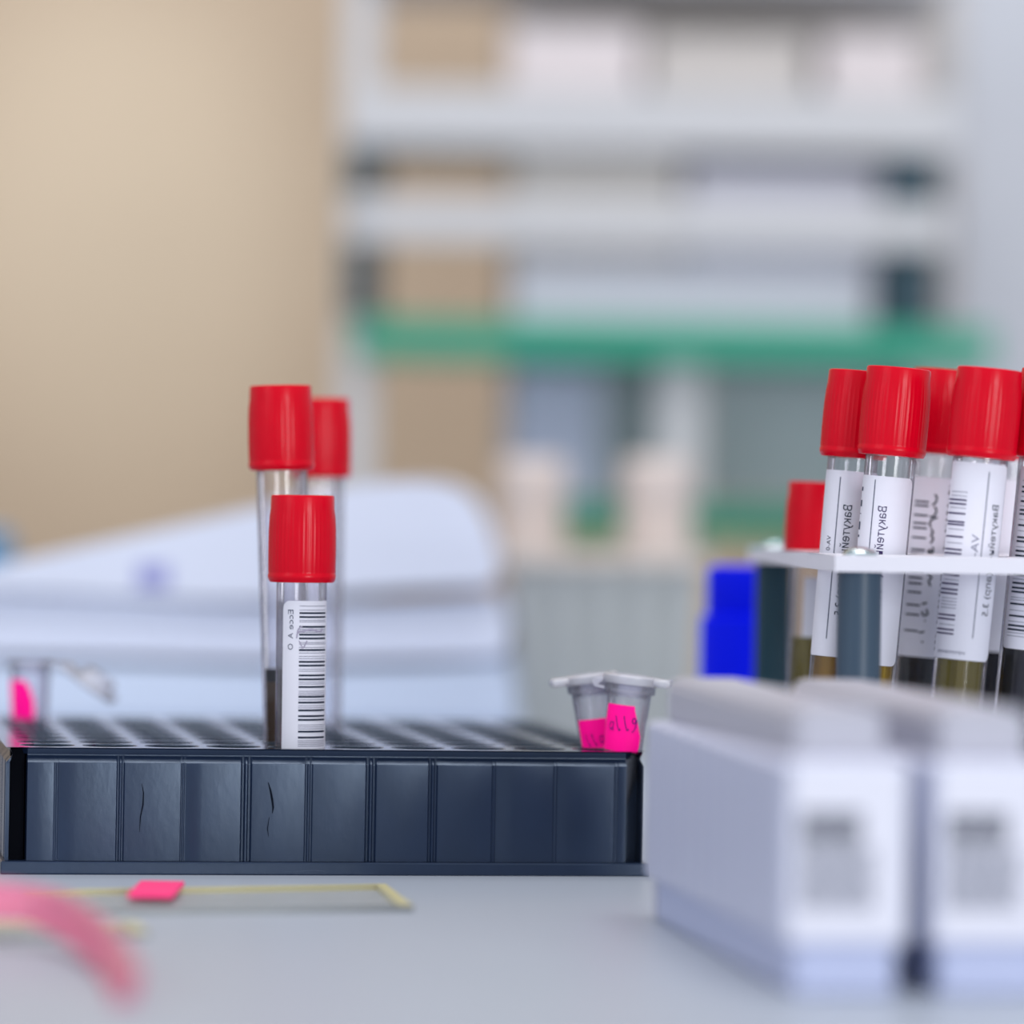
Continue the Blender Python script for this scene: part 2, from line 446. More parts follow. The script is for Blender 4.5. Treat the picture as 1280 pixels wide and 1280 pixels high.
thick = [350, 376, 441, 493, 518, 595, 673, 698, 763, 789, 840, 905, 943, 995, 1033, 1058, 1136, 1175]
thin = [303, 330, 398, 408, 458, 468, 478, 545, 555, 578, 615, 637, 652, 722, 735, 808, 820, 868, 880, 892, 925, 965, 978, 1092, 1105, 1118, 1196, 1208, 1220, 1232, 1258]
bm = bmesh.new(); bars(bm, [cy(c) for c in thick], U(-0.8), U(30.2), 2.3 * s, mp2); obj('barcode', bm, M['ink'], lb)
bm = bmesh.new(); bars(bm, [cy(c) for c in thin], U(-0.8), U(30.2), 0.75 * s, mp2); obj('barcode_thin_bars', bm, M['thin_ink'], lb)
bm = bmesh.new(); add_text(bm, 'Ecce', 10.8 * s, U(-8.4), zv(760.5), mp2, widen=1.3); add_text(bm, 'A  O', 10.0 * s, U(-8.6), zv(790.5), mp2, widen=1.05)
obj('printed_text', bm, M['ink_soft'], lb)
bm = bmesh.new()
for pts, wd in (([(-3, 790), (4, 788), (14, 786), (24, 789), (27, 785)], 2.6), ([(-4, 797), (-2, 786), (3, 782)], 1.6), ([(9, 800), (5, 808), (2, 808.5)], 1.6), ([(-1, 800), (2, 806), (4, 809)], 1.2)):
    add_stroke(bm, [(p.x, p.y) for p in curve_pts([(U(a), zv(b)) for a, b in pts], 4)], wd * s, mp3)
obj('pen_smudge', bm, M['smudge'], lb)

# --- tall tube in the third row, and the one in the eighth
def tall(col, row, ptx, pty, pbx, lab, liq, r0=5.75, r1=6.9, total=113):
    w = well(col, row)
    pt, pb = P(ptx, pty, w.y), P(pbx, 938, w.y)
    ax = axis_from(pt, pb); T = total * mm
    t, rf, L = sample_tube(lab, pt - ax * T, ax, T, r0 * mm, r1 * mm, 'red capped tubes in the black rack', liq)
    return t
tall(4, 2, 350.5, 482, 357.5, 'tall red capped tube directly behind the short tube, dark liquid at its foot', [(0, 33.5 * mm, M['brown']), (33.5 * mm, 37 * mm, M['blood'])])
tall(5, 7, 401, 498, 398, 'tall blurred red capped tube at the back, half hidden behind the other tall tube', [], 6.4, 6.8)

# ================================================================= microtubes with pink tape
def microtube(label, base, axis, spin, lid_open, tape_rows, strokes, sc=1.0, tape_spin=0.0):
    q = Vector((0, 0, 1)).rotation_difference(axis) @ Matrix.Rotation(spin, 3, 'Z').to_quaternion()
    t = thing('microtube', label, 'microtube', base, q, 'small lidded microtubes with pink tape')
    prof = [(0.5, 0), (1.6, .5), (2.2, 2.0), (4.5, 15), (5.1, 22), (5.75, 36), (5.75, 37), (6.6, 37.2), (6.7, 38), (6.7, 39.2), (5.4, 39.3), (5.0, 38.5), (4.7, 36)]
    prof = [(r * mm * sc, z * mm * sc) for r, z in prof]
    obj('tube_body', lathe(prof, 48, closed_top=False), M['micro'], t, 50)
    lid = bmesh.new()
    add_lathe(lid, [(4.4 * mm, -3 * mm), (4.9 * mm, -2.6 * mm), (5.0 * mm, 0), (7.2 * mm, 0.05 * mm), (7.5 * mm, 0.5 * mm), (7.4 * mm, 2.1 * mm), (6.8 * mm, 2.5 * mm), (5.4 * mm, 2.5 * mm), (5.2 * mm, 1.8 * mm)], 40, closed_bot=False)
    add_box(lid, 6.0 * mm, 11.0 * mm, -4.2 * mm, 4.2 * mm, 0.2 * mm, 2.4 * mm, 0.8 * mm)
    lo = obj('lid', lid, M['lid'], t, 45)
    h = bmesh.new()
    if lid_open:
        lo.location = (19.5 * mm, 0, 33.2 * mm); lo.rotation_euler = (0, math.radians(214), 0)
        hp = [(6.4, 38.6), (9.0, 38.8), (13.2, 37.2)]
    else:
        lo.location = (0, 0, 39.4 * mm * sc)
        hp = [(-6.5, 38.2), (-9.2, 38.5), (-10.0, 39.6), (-9.0, 40.6), (-7.0, 40.6)]
    for sgn in (-1, 1):
        pr = [Vector((a * mm, b * mm)) for a, b in hp]
        fr = [(p.x, p.y) for p in pr] + [(p.x, p.y - .5 * mm) for p in reversed(pr)]
        add_prism(h, fr, sgn * 2.6 * mm - 0.9 * mm, sgn * 2.6 * mm + 0.9 * mm)
    obj('hinge', h, M['lid'], t)
    rfun = lambda v: (4.5 + (v / mm - 15) * 0.6 / 7 if v < 22 * mm else 5.1 + (v / mm - 22) * .65 / 14) * mm
    mp = cone(lambda v: rfun(v) + 0.08 * mm); mp2 = cone(lambda v: rfun(v) + 0.15 * mm)
    bm = bmesh.new(); add_rows(bm, [(v * mm, a * mm, b * mm) for v, a, b in tape_rows], mp, nu=16)
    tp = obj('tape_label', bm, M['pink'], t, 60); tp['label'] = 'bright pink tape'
    tp.rotation_euler = (0, 0, tape_spin - spin)
    if strokes:
        bm = bmesh.new()
        for sp, w_ in strokes: add_stroke(bm, [(p.x, p.y) for p in curve_pts([(a * mm, b * mm) for a, b in sp], 5)] if len(sp) > 2 else [(a * mm, b * mm) for a, b in sp], w_ * mm, mp2)
        obj('handwriting', bm, M['pen'], tp)
    return t
def letters(x, y, kind, s=1.0):                   # pen strokes, kept as the photo shows them
    K = {'a': [[(1.1, 2.1), (.3, 2.0), (0, 1.0), (.4, .2), (1.0, .7), (1.15, 2.0), (1.1, .5), (1.4, 0)]],
         'l': [[(-.2, 3.4), (.1, 2.2), (.5, .9), (.95, 0), (1.25, .5)]],
         'g': [[(1.0, 2.6), (.3, 3.0), (.05, 2.2), (.6, 1.7), (1.1, 2.6), (1.0, 1.0), (.5, -.1), (.1, -.2)]],
         'c': [[(1.0, 1.7), (.4, 2.0), (0, 1.0), (.4, .1), (1.0, .3)]],
         '2': [[(0, 1.6), (.5, 2.1), (1.0, 1.5), (.4, .4), (.1, 0), (1.1, .05)]]}
    return [([(x + a * s, y + b * s) for a, b in st], 0.3) for st in K[kind]]
sm = 1.145 / F
w = well(9, 0)
pt = P(787, 866, w.y); pb = P(778, 942, w.y); ax = axis_from(pt, pb)
tape = [(37 - 3.5, -4.6, 3.9), (30, -4.8, 4.6), (26, -5.0, 6.2), (22.5, -5.0, 6.6), (18.5, -4.6, 5.2), (16.5, -4.4, 4.4)]
tape = [(34.0, -6.6, 1.7), (33, -6.8, 1.8), (29.5, -7.2, 3.2), (26, -7.4, 4.6), (23.4, -7.2, 4.6), (21.8, -6.9, 4.2)]
st = letters(-4.9, 27.0, 'a', 1.1) + letters(-2.9, 27.2, 'l', 1.15) + letters(-.7, 27.4, 'l', 1.15) + letters(1.4, 27.4, 'g', 1.15)
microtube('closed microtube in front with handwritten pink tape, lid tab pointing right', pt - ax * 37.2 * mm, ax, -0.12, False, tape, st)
w2 = well(8, 1)
pt = P(741, 864, w2.y); pb = P(736, 940, w2.y); ax = axis_from(pt, pb) ; ax = (ax + Vector((-0.19, 0, 0))).normalized()
tape2 = [(30.0, -5.9, 3.5), (27, -5.9, 4), (22, -5.6, 4), (16, -5.0, 4)]
st2 = letters(-3.6, 23.0, 'l', 1.0) + letters(-1.8, 23.0, 'l', 1.0) + letters(.2, 23.3, 'c', 1.1) + letters(-2.0, 17.8, '2', 1.0) + letters(-.6, 17.8, 'a', 1.0) + letters(1.2, 23.2, 'a', .9)
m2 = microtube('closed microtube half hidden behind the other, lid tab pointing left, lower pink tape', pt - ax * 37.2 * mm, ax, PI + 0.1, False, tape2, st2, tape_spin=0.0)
w3 = well(0, 9)
pt = P(38, 828, w3.y); pb = P(37, 905, w3.y); ax = axis_from(pt, pb)
tape3 = [(34, -7.6, -1.0), (32, -8.2, .4), (28, -8.6, 1.8), (24, -8.6, 2.0), (20, -8.4, 1.4), (12, -7.2, .2)]
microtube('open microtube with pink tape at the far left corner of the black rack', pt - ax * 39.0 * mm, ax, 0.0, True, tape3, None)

# ================================================================= white tube stand on the right
st_yaw = 0.040
fl = P(1075, 700, 1.094)                          # front left post
PT = 85.7 * mm                                    # plate top
stand = thing('tube_stand', 'white plated stand holding leaning red capped tubes', 'rack', (fl.x, fl.y, TZ), st_yaw)
SW, SD = 96 * mm, 214 * mm
HOLES = []
def plate_bm(z0, z1):
    bm = bmesh.new(); x0, x1, y0, y1 = -7 * mm, SW + 7 * mm, -7 * mm, SD + 7 * mm
    loops = [[(x0, y0), (x1, y0), (x1, y1), (x0, y1)]]
    for hx, hy in HOLES: loops.append([(hx + 9.6 * mm * math.cos(2 * PI * k / 28), hy + 9.6 * mm * math.sin(2 * PI * k / 28)) for k in range(28)])
    lv = []
    for z in (z0, z1):
        es = []; vl = []
        for lp in loops:
            vs_ = [bm.verts.new((a, b, z)) for a, b in lp]; vl.append(vs_)
            es += [bm.edges.new((vs_[i], vs_[(i + 1) % len(vs_)])) for i in range(len(vs_))]
        bmesh.ops.triangle_fill(bm, use_beauty=True, use_dissolve=False, edges=es); lv.append(vl)
    for a, b in zip(*lv):
        for i in range(len(a)): bm.faces.new((a[i], a[(i + 1) % len(a)], b[(i + 1) % len(a)], b[i]))
    return bm
obj('base_plate', box(-7 * mm, SW + 7 * mm, -7 * mm, SD + 7 * mm, 0, 8 * mm, 1 * mm), M['plate'], stand)
for i, (x, y) in enumerate(((0, 0), (SW, 0), (0, SD), (SW, SD))):
    o = obj('post', lathe([(5.5 * mm, 8 * mm), (5.5 * mm, PT - 4.1 * mm)], 32), M['steel'] if y == 0 else M['teal_post'], stand, 40); o.location = (x, y, 0)
    o = obj('screw_head', lathe([(4.4 * mm, PT), (4.3 * mm, PT + 0.5 * mm), (3.6 * mm, PT + 1.3 * mm), (2.0 * mm, PT + 1.9 * mm), (0.4 * mm, PT + 2.05 * mm)], 32), M['chrome'], stand, 60); o.location = (x, y, 0)

def stand_tube(label, top, bot, Y, liq, total=112, r0=6.2, r1=6.6, pr=None):
    pt, pb = P(top[0], top[1], Y), P(bot[0], bot[1], Y)
    ax = axis_from(pt, pb); T = (pt.z - TZ - 9.3 * mm) / ax.z
    hp = pt - ax * ((pt.z - TZ - PT + 2 * mm) / ax.z) - Vector((fl.x, fl.y, 0)); c_, s_ = math.cos(st_yaw), math.sin(st_yaw)
    HOLES.append((c_ * hp.x + s_ * hp.y, -s_ * hp.x + c_ * hp.y))
    t, rf, L = sample_tube(label, pt - ax * T, ax, T, r0 * mm, r1 * mm, 'red capped tubes in the white stand', liq(T, Y, top[1]) if liq else ())
    s = Y / F
    zv = lambda py: T - (py - top[1]) * s
    rm = (r0 + r1) / 2 * mm
    U = lambda px: rm * math.asin(max(-1, min(1, px * s / rm)))
    cn = lambda e: cone(lambda v: rf(v) + e * mm)
    mpU = lambda e: (lambda u, v: cn(e)(u * rf(v) / rm, v))
    return t, zv, U, mpU, s, rm
def LQ(*spec):                                    # spec: (py_bottom or None, py_top, material)
    def f(T, Y, ty):
        s = Y / F
        return [((0 if b is None else T - (b - ty) * s), T - (a - ty) * s, m_) for b, a, m_ in spec]
    return f
def vtext(bm, s_, size, upx, vpx, U, zv, mp, s, end=None):
    w_ = max(p.x for p in text_geo(s_, size * s)[0])
    add_text(bm, s_, size * s, U(upx), zv(vpx), mp, widen=(zv(vpx) - zv(end)) / w_ if end else 1.0, bold=0.0)
def line_v(bm, upx, v0, v1, w, U, zv, mp, s):
    add_patch(bm, U(upx - w / 2), U(upx + w / 2), zv(v1), zv(v0), mp, nu=1, nv=6)
WRD = 'Вакутейнер (апр) 3.5'
# A
t, zv, U, mpU, s, rm = stand_tube('leftmost tall tube of the white stand, printed label, cap half behind the next cap', (1076, 464), (1043, 830), 1.15, LQ((None, 800, M['serum'])))
lb = obj('paper_label', label_bm(U(-33), U(33) * 1.25, zv(822), zv(590), mpU(.06), 1.2 * mm), M['label'], t, 60)
bm = bmesh.new(); line_v(bm, -15, 598, 800, 1.1, U, zv, mpU(.13), s)
bars(bm, [zv(592 + k * 11 + (k % 3) * 2) for k in range(20)], U(-32.8), U(-31), 4 * s, mpU(.13))
obj('label_rule', bm, M['ink_soft'], lb)
bm = bmesh.new(); vtext(bm, WRD, 15, 2, 631, U, zv, mpU(.13), s, 770)
vtext(bm, 'VA-0', 9, -20, 672, U, zv, mpU(.13), s); obj('printed_text', bm, M['ink'], lb)
# B
t, zv, U, mpU, s, rm = stand_tube('tall tube behind the grey front post of the white stand, label half blank', (1124, 460), (1090, 830), 1.133, LQ((None, 655, M['serum_yellow'])))
lb = obj('paper_label', label_bm(U(-33) * 1.3, U(27.5), zv(832), zv(597), mpU(.06), 2.0 * mm), M['label'], t, 60)
bm = bmesh.new(); line_v(bm, -18.5, 602, 815, 1.0, U, zv, mpU(.13), s)
for k in range(14): line_v(bm, -31.0, 612 + k * 14.5 + (k % 3) * 2, 612 + k * 14.5 + 5 + (k % 2) * 5, 1.4, U, zv, mpU(.13), s)
obj('label_rule', bm, M['ink_soft'], lb)
bm = bmesh.new(); vtext(bm, WRD, 15, -2, 633, U, zv, mpU(.13), s, 772); obj('printed_text', bm, M['violet_ink'], lb)
# C
t, zv, U, mpU, s, rm = stand_tube('tall tube squeezed between two front caps, label handwritten over a barcode', (1181, 462), (1149, 830), 1.18, LQ((None, 790, M['blood'])))
lb = obj('paper_label', label_bm(U(-32) * 1.2, U(32) * 1.1, zv(822), zv(598), mpU(.06), 1.0 * mm), M['label'], t, 60)
bm = bmesh.new()
bars(bm, [zv(y) for y in (629, 634, 646, 656, 662, 674, 689, 694, 715, 724, 731, 742, 758, 770, 790)], U(-24), U(-8), 2.2 * s, mpU(.13))
rnd = random.Random(3)
y = 607
while y < 812:
    th = rnd.choice((.8, 1, 2.6, 3.4)); bars(bm, [zv(y)], U(15), U(23), th * s, mpU(.13)); y += th + rnd.choice((1.8, 2.6, 4.2))
obj('barcode', bm, M['ink'], lb)
bm = bmesh.new()
hw = [[(-2, 619), (1, 622), (0, 629), (-4, 632)], [(-1, 634), (2, 639), (-1, 646), (-6, 647)], [(4, 647), (-2, 650), (-5, 655), (-3, 660)], [(-3, 662), (0, 666), (-2, 670), (1, 674), (-2, 680)], [(1, 684), (2, 690), (-3, 694), (-3, 688), (1, 692)], [(-2, 718), (3, 722), (0, 727), (3, 733)], [(-6, 756), (0, 754)], [(0, 762), (2, 768), (-3, 770), (-5, 765)], [(-1, 776), (0, 777)], [(-7, 792), (0, 790)], [(-2, 802), (-1, 804)]]
for sp in hw:
    add_stroke(bm, [(p.x, p.y) for p in curve_pts([(U(a), zv(b)) for a, b in sp], 5)], 2.2 * s, mpU(.18))
obj('handwriting', bm, M['pen_black'], lb)
# D
t, zv, U, mpU, s, rm = stand_tube('frontmost tall tube of the white stand, barcode and printed text, yellow liquid below', (1237.5, 461), (1200.5, 830), 1.116, LQ((None, 818, M['serum_olive']), ), r0=6.6, r1=6.95)
lb = obj('paper_label', label_bm(U(-33) * 1.25, U(32), zv(826), zv(580), mpU(.06), 2.2 * mm), M['label'], t, 60)
bm = bmesh.new(); bars(bm, [zv(y) for y in (628, 633, 645, 655.5, 659, 674, 690, 695, 706, 711, 722, 733, 740, 745, 772, 777, 790, 795)], U(-33) * 1.02, U(-15.5), 2.1 * s, mpU(.13)); obj('barcode', bm, M['violet_ink'], lb)
bm = bmesh.new(); bars(bm, [zv(y) for y in (618, 623, 638, 665, 682, 701, 716, 728, 751, 755, 759, 763, 784)], U(-32), U(-15.5), 0.8 * s, mpU(.13)); obj('barcode_thin_bars', bm, M['thin_ink'], lb)
bm = bmesh.new(); line_v(bm, 8.5, 590, 798, 1.1, U, zv, mpU(.13), s); obj('label_rule', bm, M['ink_soft'], lb)
bm = bmesh.new(); vtext(bm, WRD, 14.5, 25, 629, U, zv, mpU(.13), s, 769); obj('printed_text', bm, M['ink'], lb)
bm = bmesh.new(); vtext(bm, 'VA-0', 13, 4, 669, U, zv, mpU(.13), s, 705); obj('faint_print', bm, M['thin_ink'], lb)
bm = bmesh.new(); add_text(bm, 'unuuannunpu', 7.5 * s, U(-31), zv(819), mpU(.13), mode='across'); obj('fine_print', bm, M['thin_ink'], lb)
# E
t, zv, U, mpU, s, rm = stand_tube('tall tube cut by the right edge of the photo, bold barcode over dark blood', (1318, 463), (1279, 830), 1.124, LQ((None, 812, M['blood'])))
lb = obj('paper_label', label_bm(U(-29), U(33) * 1.2, zv(814), zv(586), mpU(.06), 1.4 * mm), M['label'], t, 60)
bm = bmesh.new(); bars(bm, [zv(y) for y in (612, 618, 630, 641, 646, 660, 675, 680, 692, 698, 722, 732, 738, 743, 758, 773, 785, 790)], U(-26), U(12), 2.4 * s, mpU(.13)); obj('barcode', bm, M['ink'], lb)
bm = bmesh.new(); bars(bm, [zv(y) for y in (604, 624, 636, 653, 667, 687, 704, 710, 727, 750, 753, 766, 780, 794, 798)], U(-26), U(12), 0.8 * s, mpU(.13)); obj('barcode_thin_bars', bm, M['thin_ink'], lb)
# F
t, zv, U, mpU, s, rm = stand_tube('lower blurred red capped tube at the left rear of the white stand', (1024, 603), (1013, 830), 1.215, LQ((None, 797, M['serum_olive'])), total=100)
bm = bmesh.new(); add_patch(bm, U(-14), U(32), zv(796), zv(722), mpU(.06), nu=14); obj('paper_label', bm, M['label'], t, 60)
# one more behind, seen between the caps
t, zv, U, mpU, s, rm = stand_tube('rear tube of the white stand seen only as a dark strip between labels', (1268, 470), (1246, 830), 1.20, LQ((None, 780, M['blood'])))
bm = bmesh.new(); add_patch(bm, U(-28), U(10), zv(815), zv(600), mpU(.06), nu=14); obj('paper_label', bm, M['label'], t, 60)

obj('upper_plate', plate_bm(PT - 4.1 * mm, PT), M['plate'], stand)

# ================================================================= blurred white cartridges in front
c_fl = P(978, 1240, 0.872); c_bl = P(804, 1150, 1.036)
cyaw = math.atan2(-(c_bl.x - c_fl.x), c_bl.y - c_fl.y)
CW, CL, CH = 25.5 * mm, 165 * mm, 46.5 * mm
def cartridge(label, k):
    ox = 29.8 * mm * k
    t = thing('reagent_cartridge', label, 'cartridge', (c_fl.x + ox * math.cos(cyaw), c_fl.y + ox * math.sin(cyaw), TZ), cyaw, 'white ribbed cartridges at the front')
    bm = bmesh.new(); z0 = 9.5 * mm                # ribbed body: outline in plan, extruded up
    n = 11; pl = []
    stp = CL / n
    for i in range(n): pl += [(0.0, i * stp + 1.2 * mm), (0.0, (i + 1) * stp - 1.2 * mm), (1.5 * mm, (i + 1) * stp - .7 * mm), (1.5 * mm, (i + 1) * stp + .7 * mm)]
    pl = [(1.2 * mm, 0.0)] + pl[:-2] + [(1.2 * mm, CL)]
    out = pl + [(CW - x, y) for x, y in reversed(pl)]
    rings = []
    for z, ins in ((z0, 1.2 * mm), (z0 + 1.2 * mm, 0), (CH - 1.0 * mm, 0), (CH, 1.0 * mm)):
        rings.append([bm.verts.new((CW / 2 + (x - CW / 2) * (1 - ins / (CW / 2)), CL / 2 + (y - CL / 2) * (1 - ins / (CL / 2)), z)) for x, y in out])
    m_ = len(out)
    for a, b in zip(rings, rings[1:]):
        for i in range(m_): bm.faces.new((a[i], a[(i + 1) % m_], b[(i + 1) % m_], b[i]))
    bm.faces.new(rings[0]); bm.faces.new(rings[-1])
    obj('body', bm, M['cart'], t)
    bm = bmesh.new()
    add_prism(bm, [(4.6 * mm, CH), (CW - 2.5 * mm, CH), (CW - 2.5 * mm, CH + 8.5 * mm), (CW - 4.5 * mm, CH + 10.3 * mm), (6.2 * mm, CH + 10.3 * mm), (4.6 * mm, CH + 8.6 * mm)], 14 * mm, CL - 1.5 * mm)
    bmesh.ops.bevel(bm, geom=bm.edges[:], offset=0.8 * mm, segments=2, affect='EDGES')
    obj('lid', bm, M['cart_lid'], t)
    obj('base', box(2.2 * mm, CW - 2.2 * mm, 1.5 * mm, CL - 6 * mm, 0, z0 + .2 * mm, 1.0 * mm), M['cart_base'], t)
    for y in (CL - 4.5 * mm,):
        for x in (1.6 * mm, CW - 4.6 * mm):
            obj('foot', box(x, x + 3 * mm, y, y + 4 * mm, 0, z0 + .2 * mm, .4 * mm), M['white'], t)
    fmap = lambda e: (lambda u, v: Vector((u, -e * mm, v)))
    lo, hi = 11.0 * mm, 45.5 * mm
    bm = bmesh.new(); add_patch(bm, 1.3 * mm, CW - 1.3 * mm, lo, hi, fmap(.08), nu=2)
    lb = obj('paper_label', bm, M['label'], t)
    px = 0.872 / F
    vz = lambda py: (1240 - py) * px
    bm = bmesh.new()
    for i, th in enumerate((5, 2.5, 4, 2, 5.5, 3, 2, 4)): add_patch(bm, 2.8 * mm, 15.6 * mm, vz(1012 + i * 5.4 + th / 2), vz(1012 + i * 5.4 - th / 2), fmap(.16), nu=1)
    obj('barcode', bm, M['ink'], lb)
    bm = bmesh.new()
    rnd = random.Random(5 + k)
    for r in range(9):
        x = 2.8 * mm; yv = vz(1062 + r * 8.6)
        while x < 17.5 * mm:
            wl = rnd.uniform(1.2, 3.2) * mm; add_patch(bm, x, min(x + wl, 18.2 * mm), yv, yv + 0.8 * mm, fmap(.16), nu=1); x += wl + .5 * mm
    obj('printed_lines', bm, M['ink_soft'], lb)
cartridge('white ribbed cartridge with barcode label standing nearest the black rack', 0)
cartridge('white ribbed cartridge with barcode label cut off by the right edge of the photo', 1)

# ================================================================= things lying at the front left
def slide(label, a, b, c, d, mark, thick_=1.4 * mm, lift=0.0):
    """corner pixels on the bench: a far-left, b far-right, c near-right, d near-left"""
    def onb(px, py):                              # intersect the view ray with the bench
        dr = RV * ((px - 640) / F) + UV * ((640 - py) / F) + Vector((0, 1, 0))
        return CAM + dr * ((TZ - CAM.z) / dr.z)
    q = [onb(*p) for p in (a, b, c, d)]
    o = q[3]
    t = thing('glass_slide', label, 'slide', o, 0, 'glass slides on the bench')
    loc = [p - o for p in q]
    bm = bmesh.new()
    lo = [bm.verts.new((p.x, p.y, 0.1 * mm)) for p in loc]; hi = [bm.verts.new((p.x, p.y, thick_)) for p in loc]
    bm.faces.new(lo); bm.faces.new(hi)
    obj('glass_pane', bm, M['film'], t)
    bm = bmesh.new()
    ctr = sum(loc, Vector()) / 4
    def edge(i, j, w, bm):
        p, r_ = loc[i], loc[j]
        pin = p + (ctr - p).normalized() * w; rin = r_ + (ctr - r_).normalized() * w
        vs = [bm.verts.new((v.x, v.y, z)) for z in (0, thick_ + .1 * mm) for v in (p, r_, rin, pin)]
        for f in ((0, 1, 2, 3), (7, 6, 5, 4), (0, 4, 5, 1), (1, 5, 6, 2), (2, 6, 7, 3), (3, 7, 4, 0)): bm.faces.new([vs[k] for k in f])
    edge(0, 1, 3.2 * mm, bm); edge(1, 2, 3.2 * mm, bm)
    obj('yellow_edge', bm, M['yellow_edge'], t)
    bm = bmesh.new(); edge(3, 2, 2.2 * mm, bm); obj('near_edge', bm, M['edge_grey'], t)
    if mark:
        bm = bmesh.new(); p = onb(*mark[0]) - o; r_ = onb(*mark[1]) - o
        add_box(bm, p.x, r_.x, min(p.y, r_.y), max(p.y, r_.y), thick_ + .1 * mm, thick_ + 1.3 * mm, .5 * mm)
        obj('pink_mark', bm, M['pink_mark'], t)
slide('yellow edged glass slide with a pink mark lying before the black rack', (30, 1120), (482, 1112), (517, 1140), (-30, 1146), ((158, 1131), (231, 1115)))
slide('plain glass slide lying under the end of the pink strap', (-60, 1158), (170, 1158), (186, 1172), (-60, 1178), None, 1.0 * mm)
def onb(px, py, h=0.0):
    dr = RV * ((px - 640) / F) + UV * ((640 - py) / F) + Vector((0, 1, 0))
    return CAM + dr * ((TZ + h - CAM.z) / dr.z)
# pink strap, standing on its edge in an arc over the slides
pth = curve_pts([onb(-90, 1150, 6 * mm), onb(-20, 1150, 6 * mm), onb(45, 1156, 5 * mm), onb(95, 1180, 3 * mm), onb(130, 1212, 1 * mm), onb(150, 1242, 0), onb(152, 1254, 0)], 8)
o0 = onb(150, 1242)
bm = bmesh.new(); prev = None
n = len(pth)
for i, p in enumerate(pth):
    hgt = (8.6 - 3.6 * (i / n)) * mm
    d = (pth[min(i + 1, n - 1)] - pth[max(i - 1, 0)]).normalized(); nr = Vector((-d.y, d.x, 0)).normalized() * 2.2 * mm
    q = p - o0
    sec = [bm.verts.new(q + nr * sgn + Vector((0, 0, z + 0.3 * mm))) for sgn, z in ((-1, 0), (1, 0), (1.6, hgt), (.6, hgt))]
    if prev:
        for k in range(4): bm.faces.new((prev[k], prev[(k + 1) % 4], sec[(k + 1) % 4], sec[k]))
    else: bm.faces.new(sec)
    prev = sec
bm.faces.new(list(reversed(prev)))
so = obj('plastic_strap', bm, M['strap'], None, 60); so.location = o0
tag(so, 'curved pink translucent plastic strap at the front left of the bench', 'strap')

# ================================================================= paper bundles
YB = 1.56
def bundle(label, top, bot, m_, y0=YB, y1=YB + 0.2, extra=None):
    tp = curve_pts([P(a, b, y0).to_3d().xz.to_3d() if False else (P(a, b, y0).x, P(a, b, y0).z) for a, b in top], 8)
    bt = curve_pts([(P(a, b, y0).x, P(a, b, y0).z) for a, b in bot], 8)
    ox, oz = bt[0].x, min(p.y for p in bt)
    ox = sum(p.x for p in bt) / len(bt)
    pts = [(p.x - ox, p.y - oz) for p in tp] + [(p.x - ox, p.y - oz) for p in reversed(bt)]
    bm = bmesh.new()
    N = len(pts); cx = sum(a for a, b in pts) / N; cz = sum(b for a, b in pts) / N
    add_prism(bm, pts, 0, y1 - y0)
    bmesh.ops.triangulate(bm, faces=[f for f in bm.faces if len(f.verts) > 4])
    t = thing('paper_bundle', label, 'papers', (ox, y0, oz), 0, 'folded papers stacked behind the black rack')
    obj('sheets', bm, m_, t, 50)
    return t, ox, oz
zt = lambda px: 640 + (0.095 * F / YB) + math.tan(ROLL) * (px - 640)   # bench row under the bundles
bundle('bottom bundle of white papers lying on the bench', [(-70, 898), (200, 900), (500, 902), (630, 903), (646, 915), (650, 940)], [(-70, zt(-70)), (200, zt(200)), (500, zt(500)), (640, zt(640)), (651, zt(651) - 8), (651, 945)], M['paper_blue'])
bundle('thick pale blue bundle of papers, third from the top', [(-70, 830), (150, 832), (330, 838), (500, 836), (615, 832), (634, 840), (640, 862)], [(-70, 897), (200, 899), (500, 901), (630, 902), (642, 894), (643, 870)], M['paper_blue'], YB - 0.003)
bundle('white bundle of papers just under the curling top sheets', [(-70, 740), (120, 746), (300, 756), (480, 753), (600, 748), (626, 758), (634, 780)], [(-70, 817), (150, 820), (330, 825), (500, 823), (612, 820), (632, 810), (636, 790)], M['paper'], YB + 0.004)
tb, ox, oz = bundle('curling top bundle of papers rising to a rounded fold beside the cream bottle', [(-70, 722), (0, 706), (150, 673), (330, 633), (440, 607), (530, 601), (580, 615), (606, 650), (622, 700)], [(-70, 737), (60, 740), (300, 750), (470, 738), (560, 733), (610, 729), (622, 712)], M['paper'], YB - 0.002)
bm = bmesh.new(); a = P(172, 705, YB); b = P(212, 735, YB)
add_box(bm, a.x - ox, b.x - ox, -0.0006, -0.0001, b.z - oz, a.z - oz); o = obj('stamp', bm, M['stamp'], tb); o['label'] = 'violet ink stamp'
# ================================================================= blue jar, cream bottles, bin
Yj = 1.36
pj = P(930, 710, Yj); rj = 54 * Yj / F
jar = thing('screw_jar', 'bright blue plastic jar behind the dark rear post of the white stand', 'jar', (pj.x, pj.y, TZ))
hz = lambda px, py, Y: P(px, py, Y).z - TZ
h1, h2 = hz(900, 768, Yj), hz(900, 706, Yj)
obj('jar_body', lathe([(rj * .9, 0), (rj * .98, 2 * mm), (rj, 5 * mm), (rj, h1 - 3 * mm), (rj * .97, h1 - .5 * mm), (rj * .8, h1)], 48), M['blue'], jar, 40)
obj('lid', lathe([(rj * .84, h1), (rj * .86, h1 + 1 * mm), (rj * .85, h2 - 2 * mm), (rj * .8, h2 - .5 * mm), (rj * .6, h2)], 48, mod=lambda i, k: -0.25 * mm * (k % 2) if 0 < i < 3 else 0), M['blue_lid'], jar, 40)

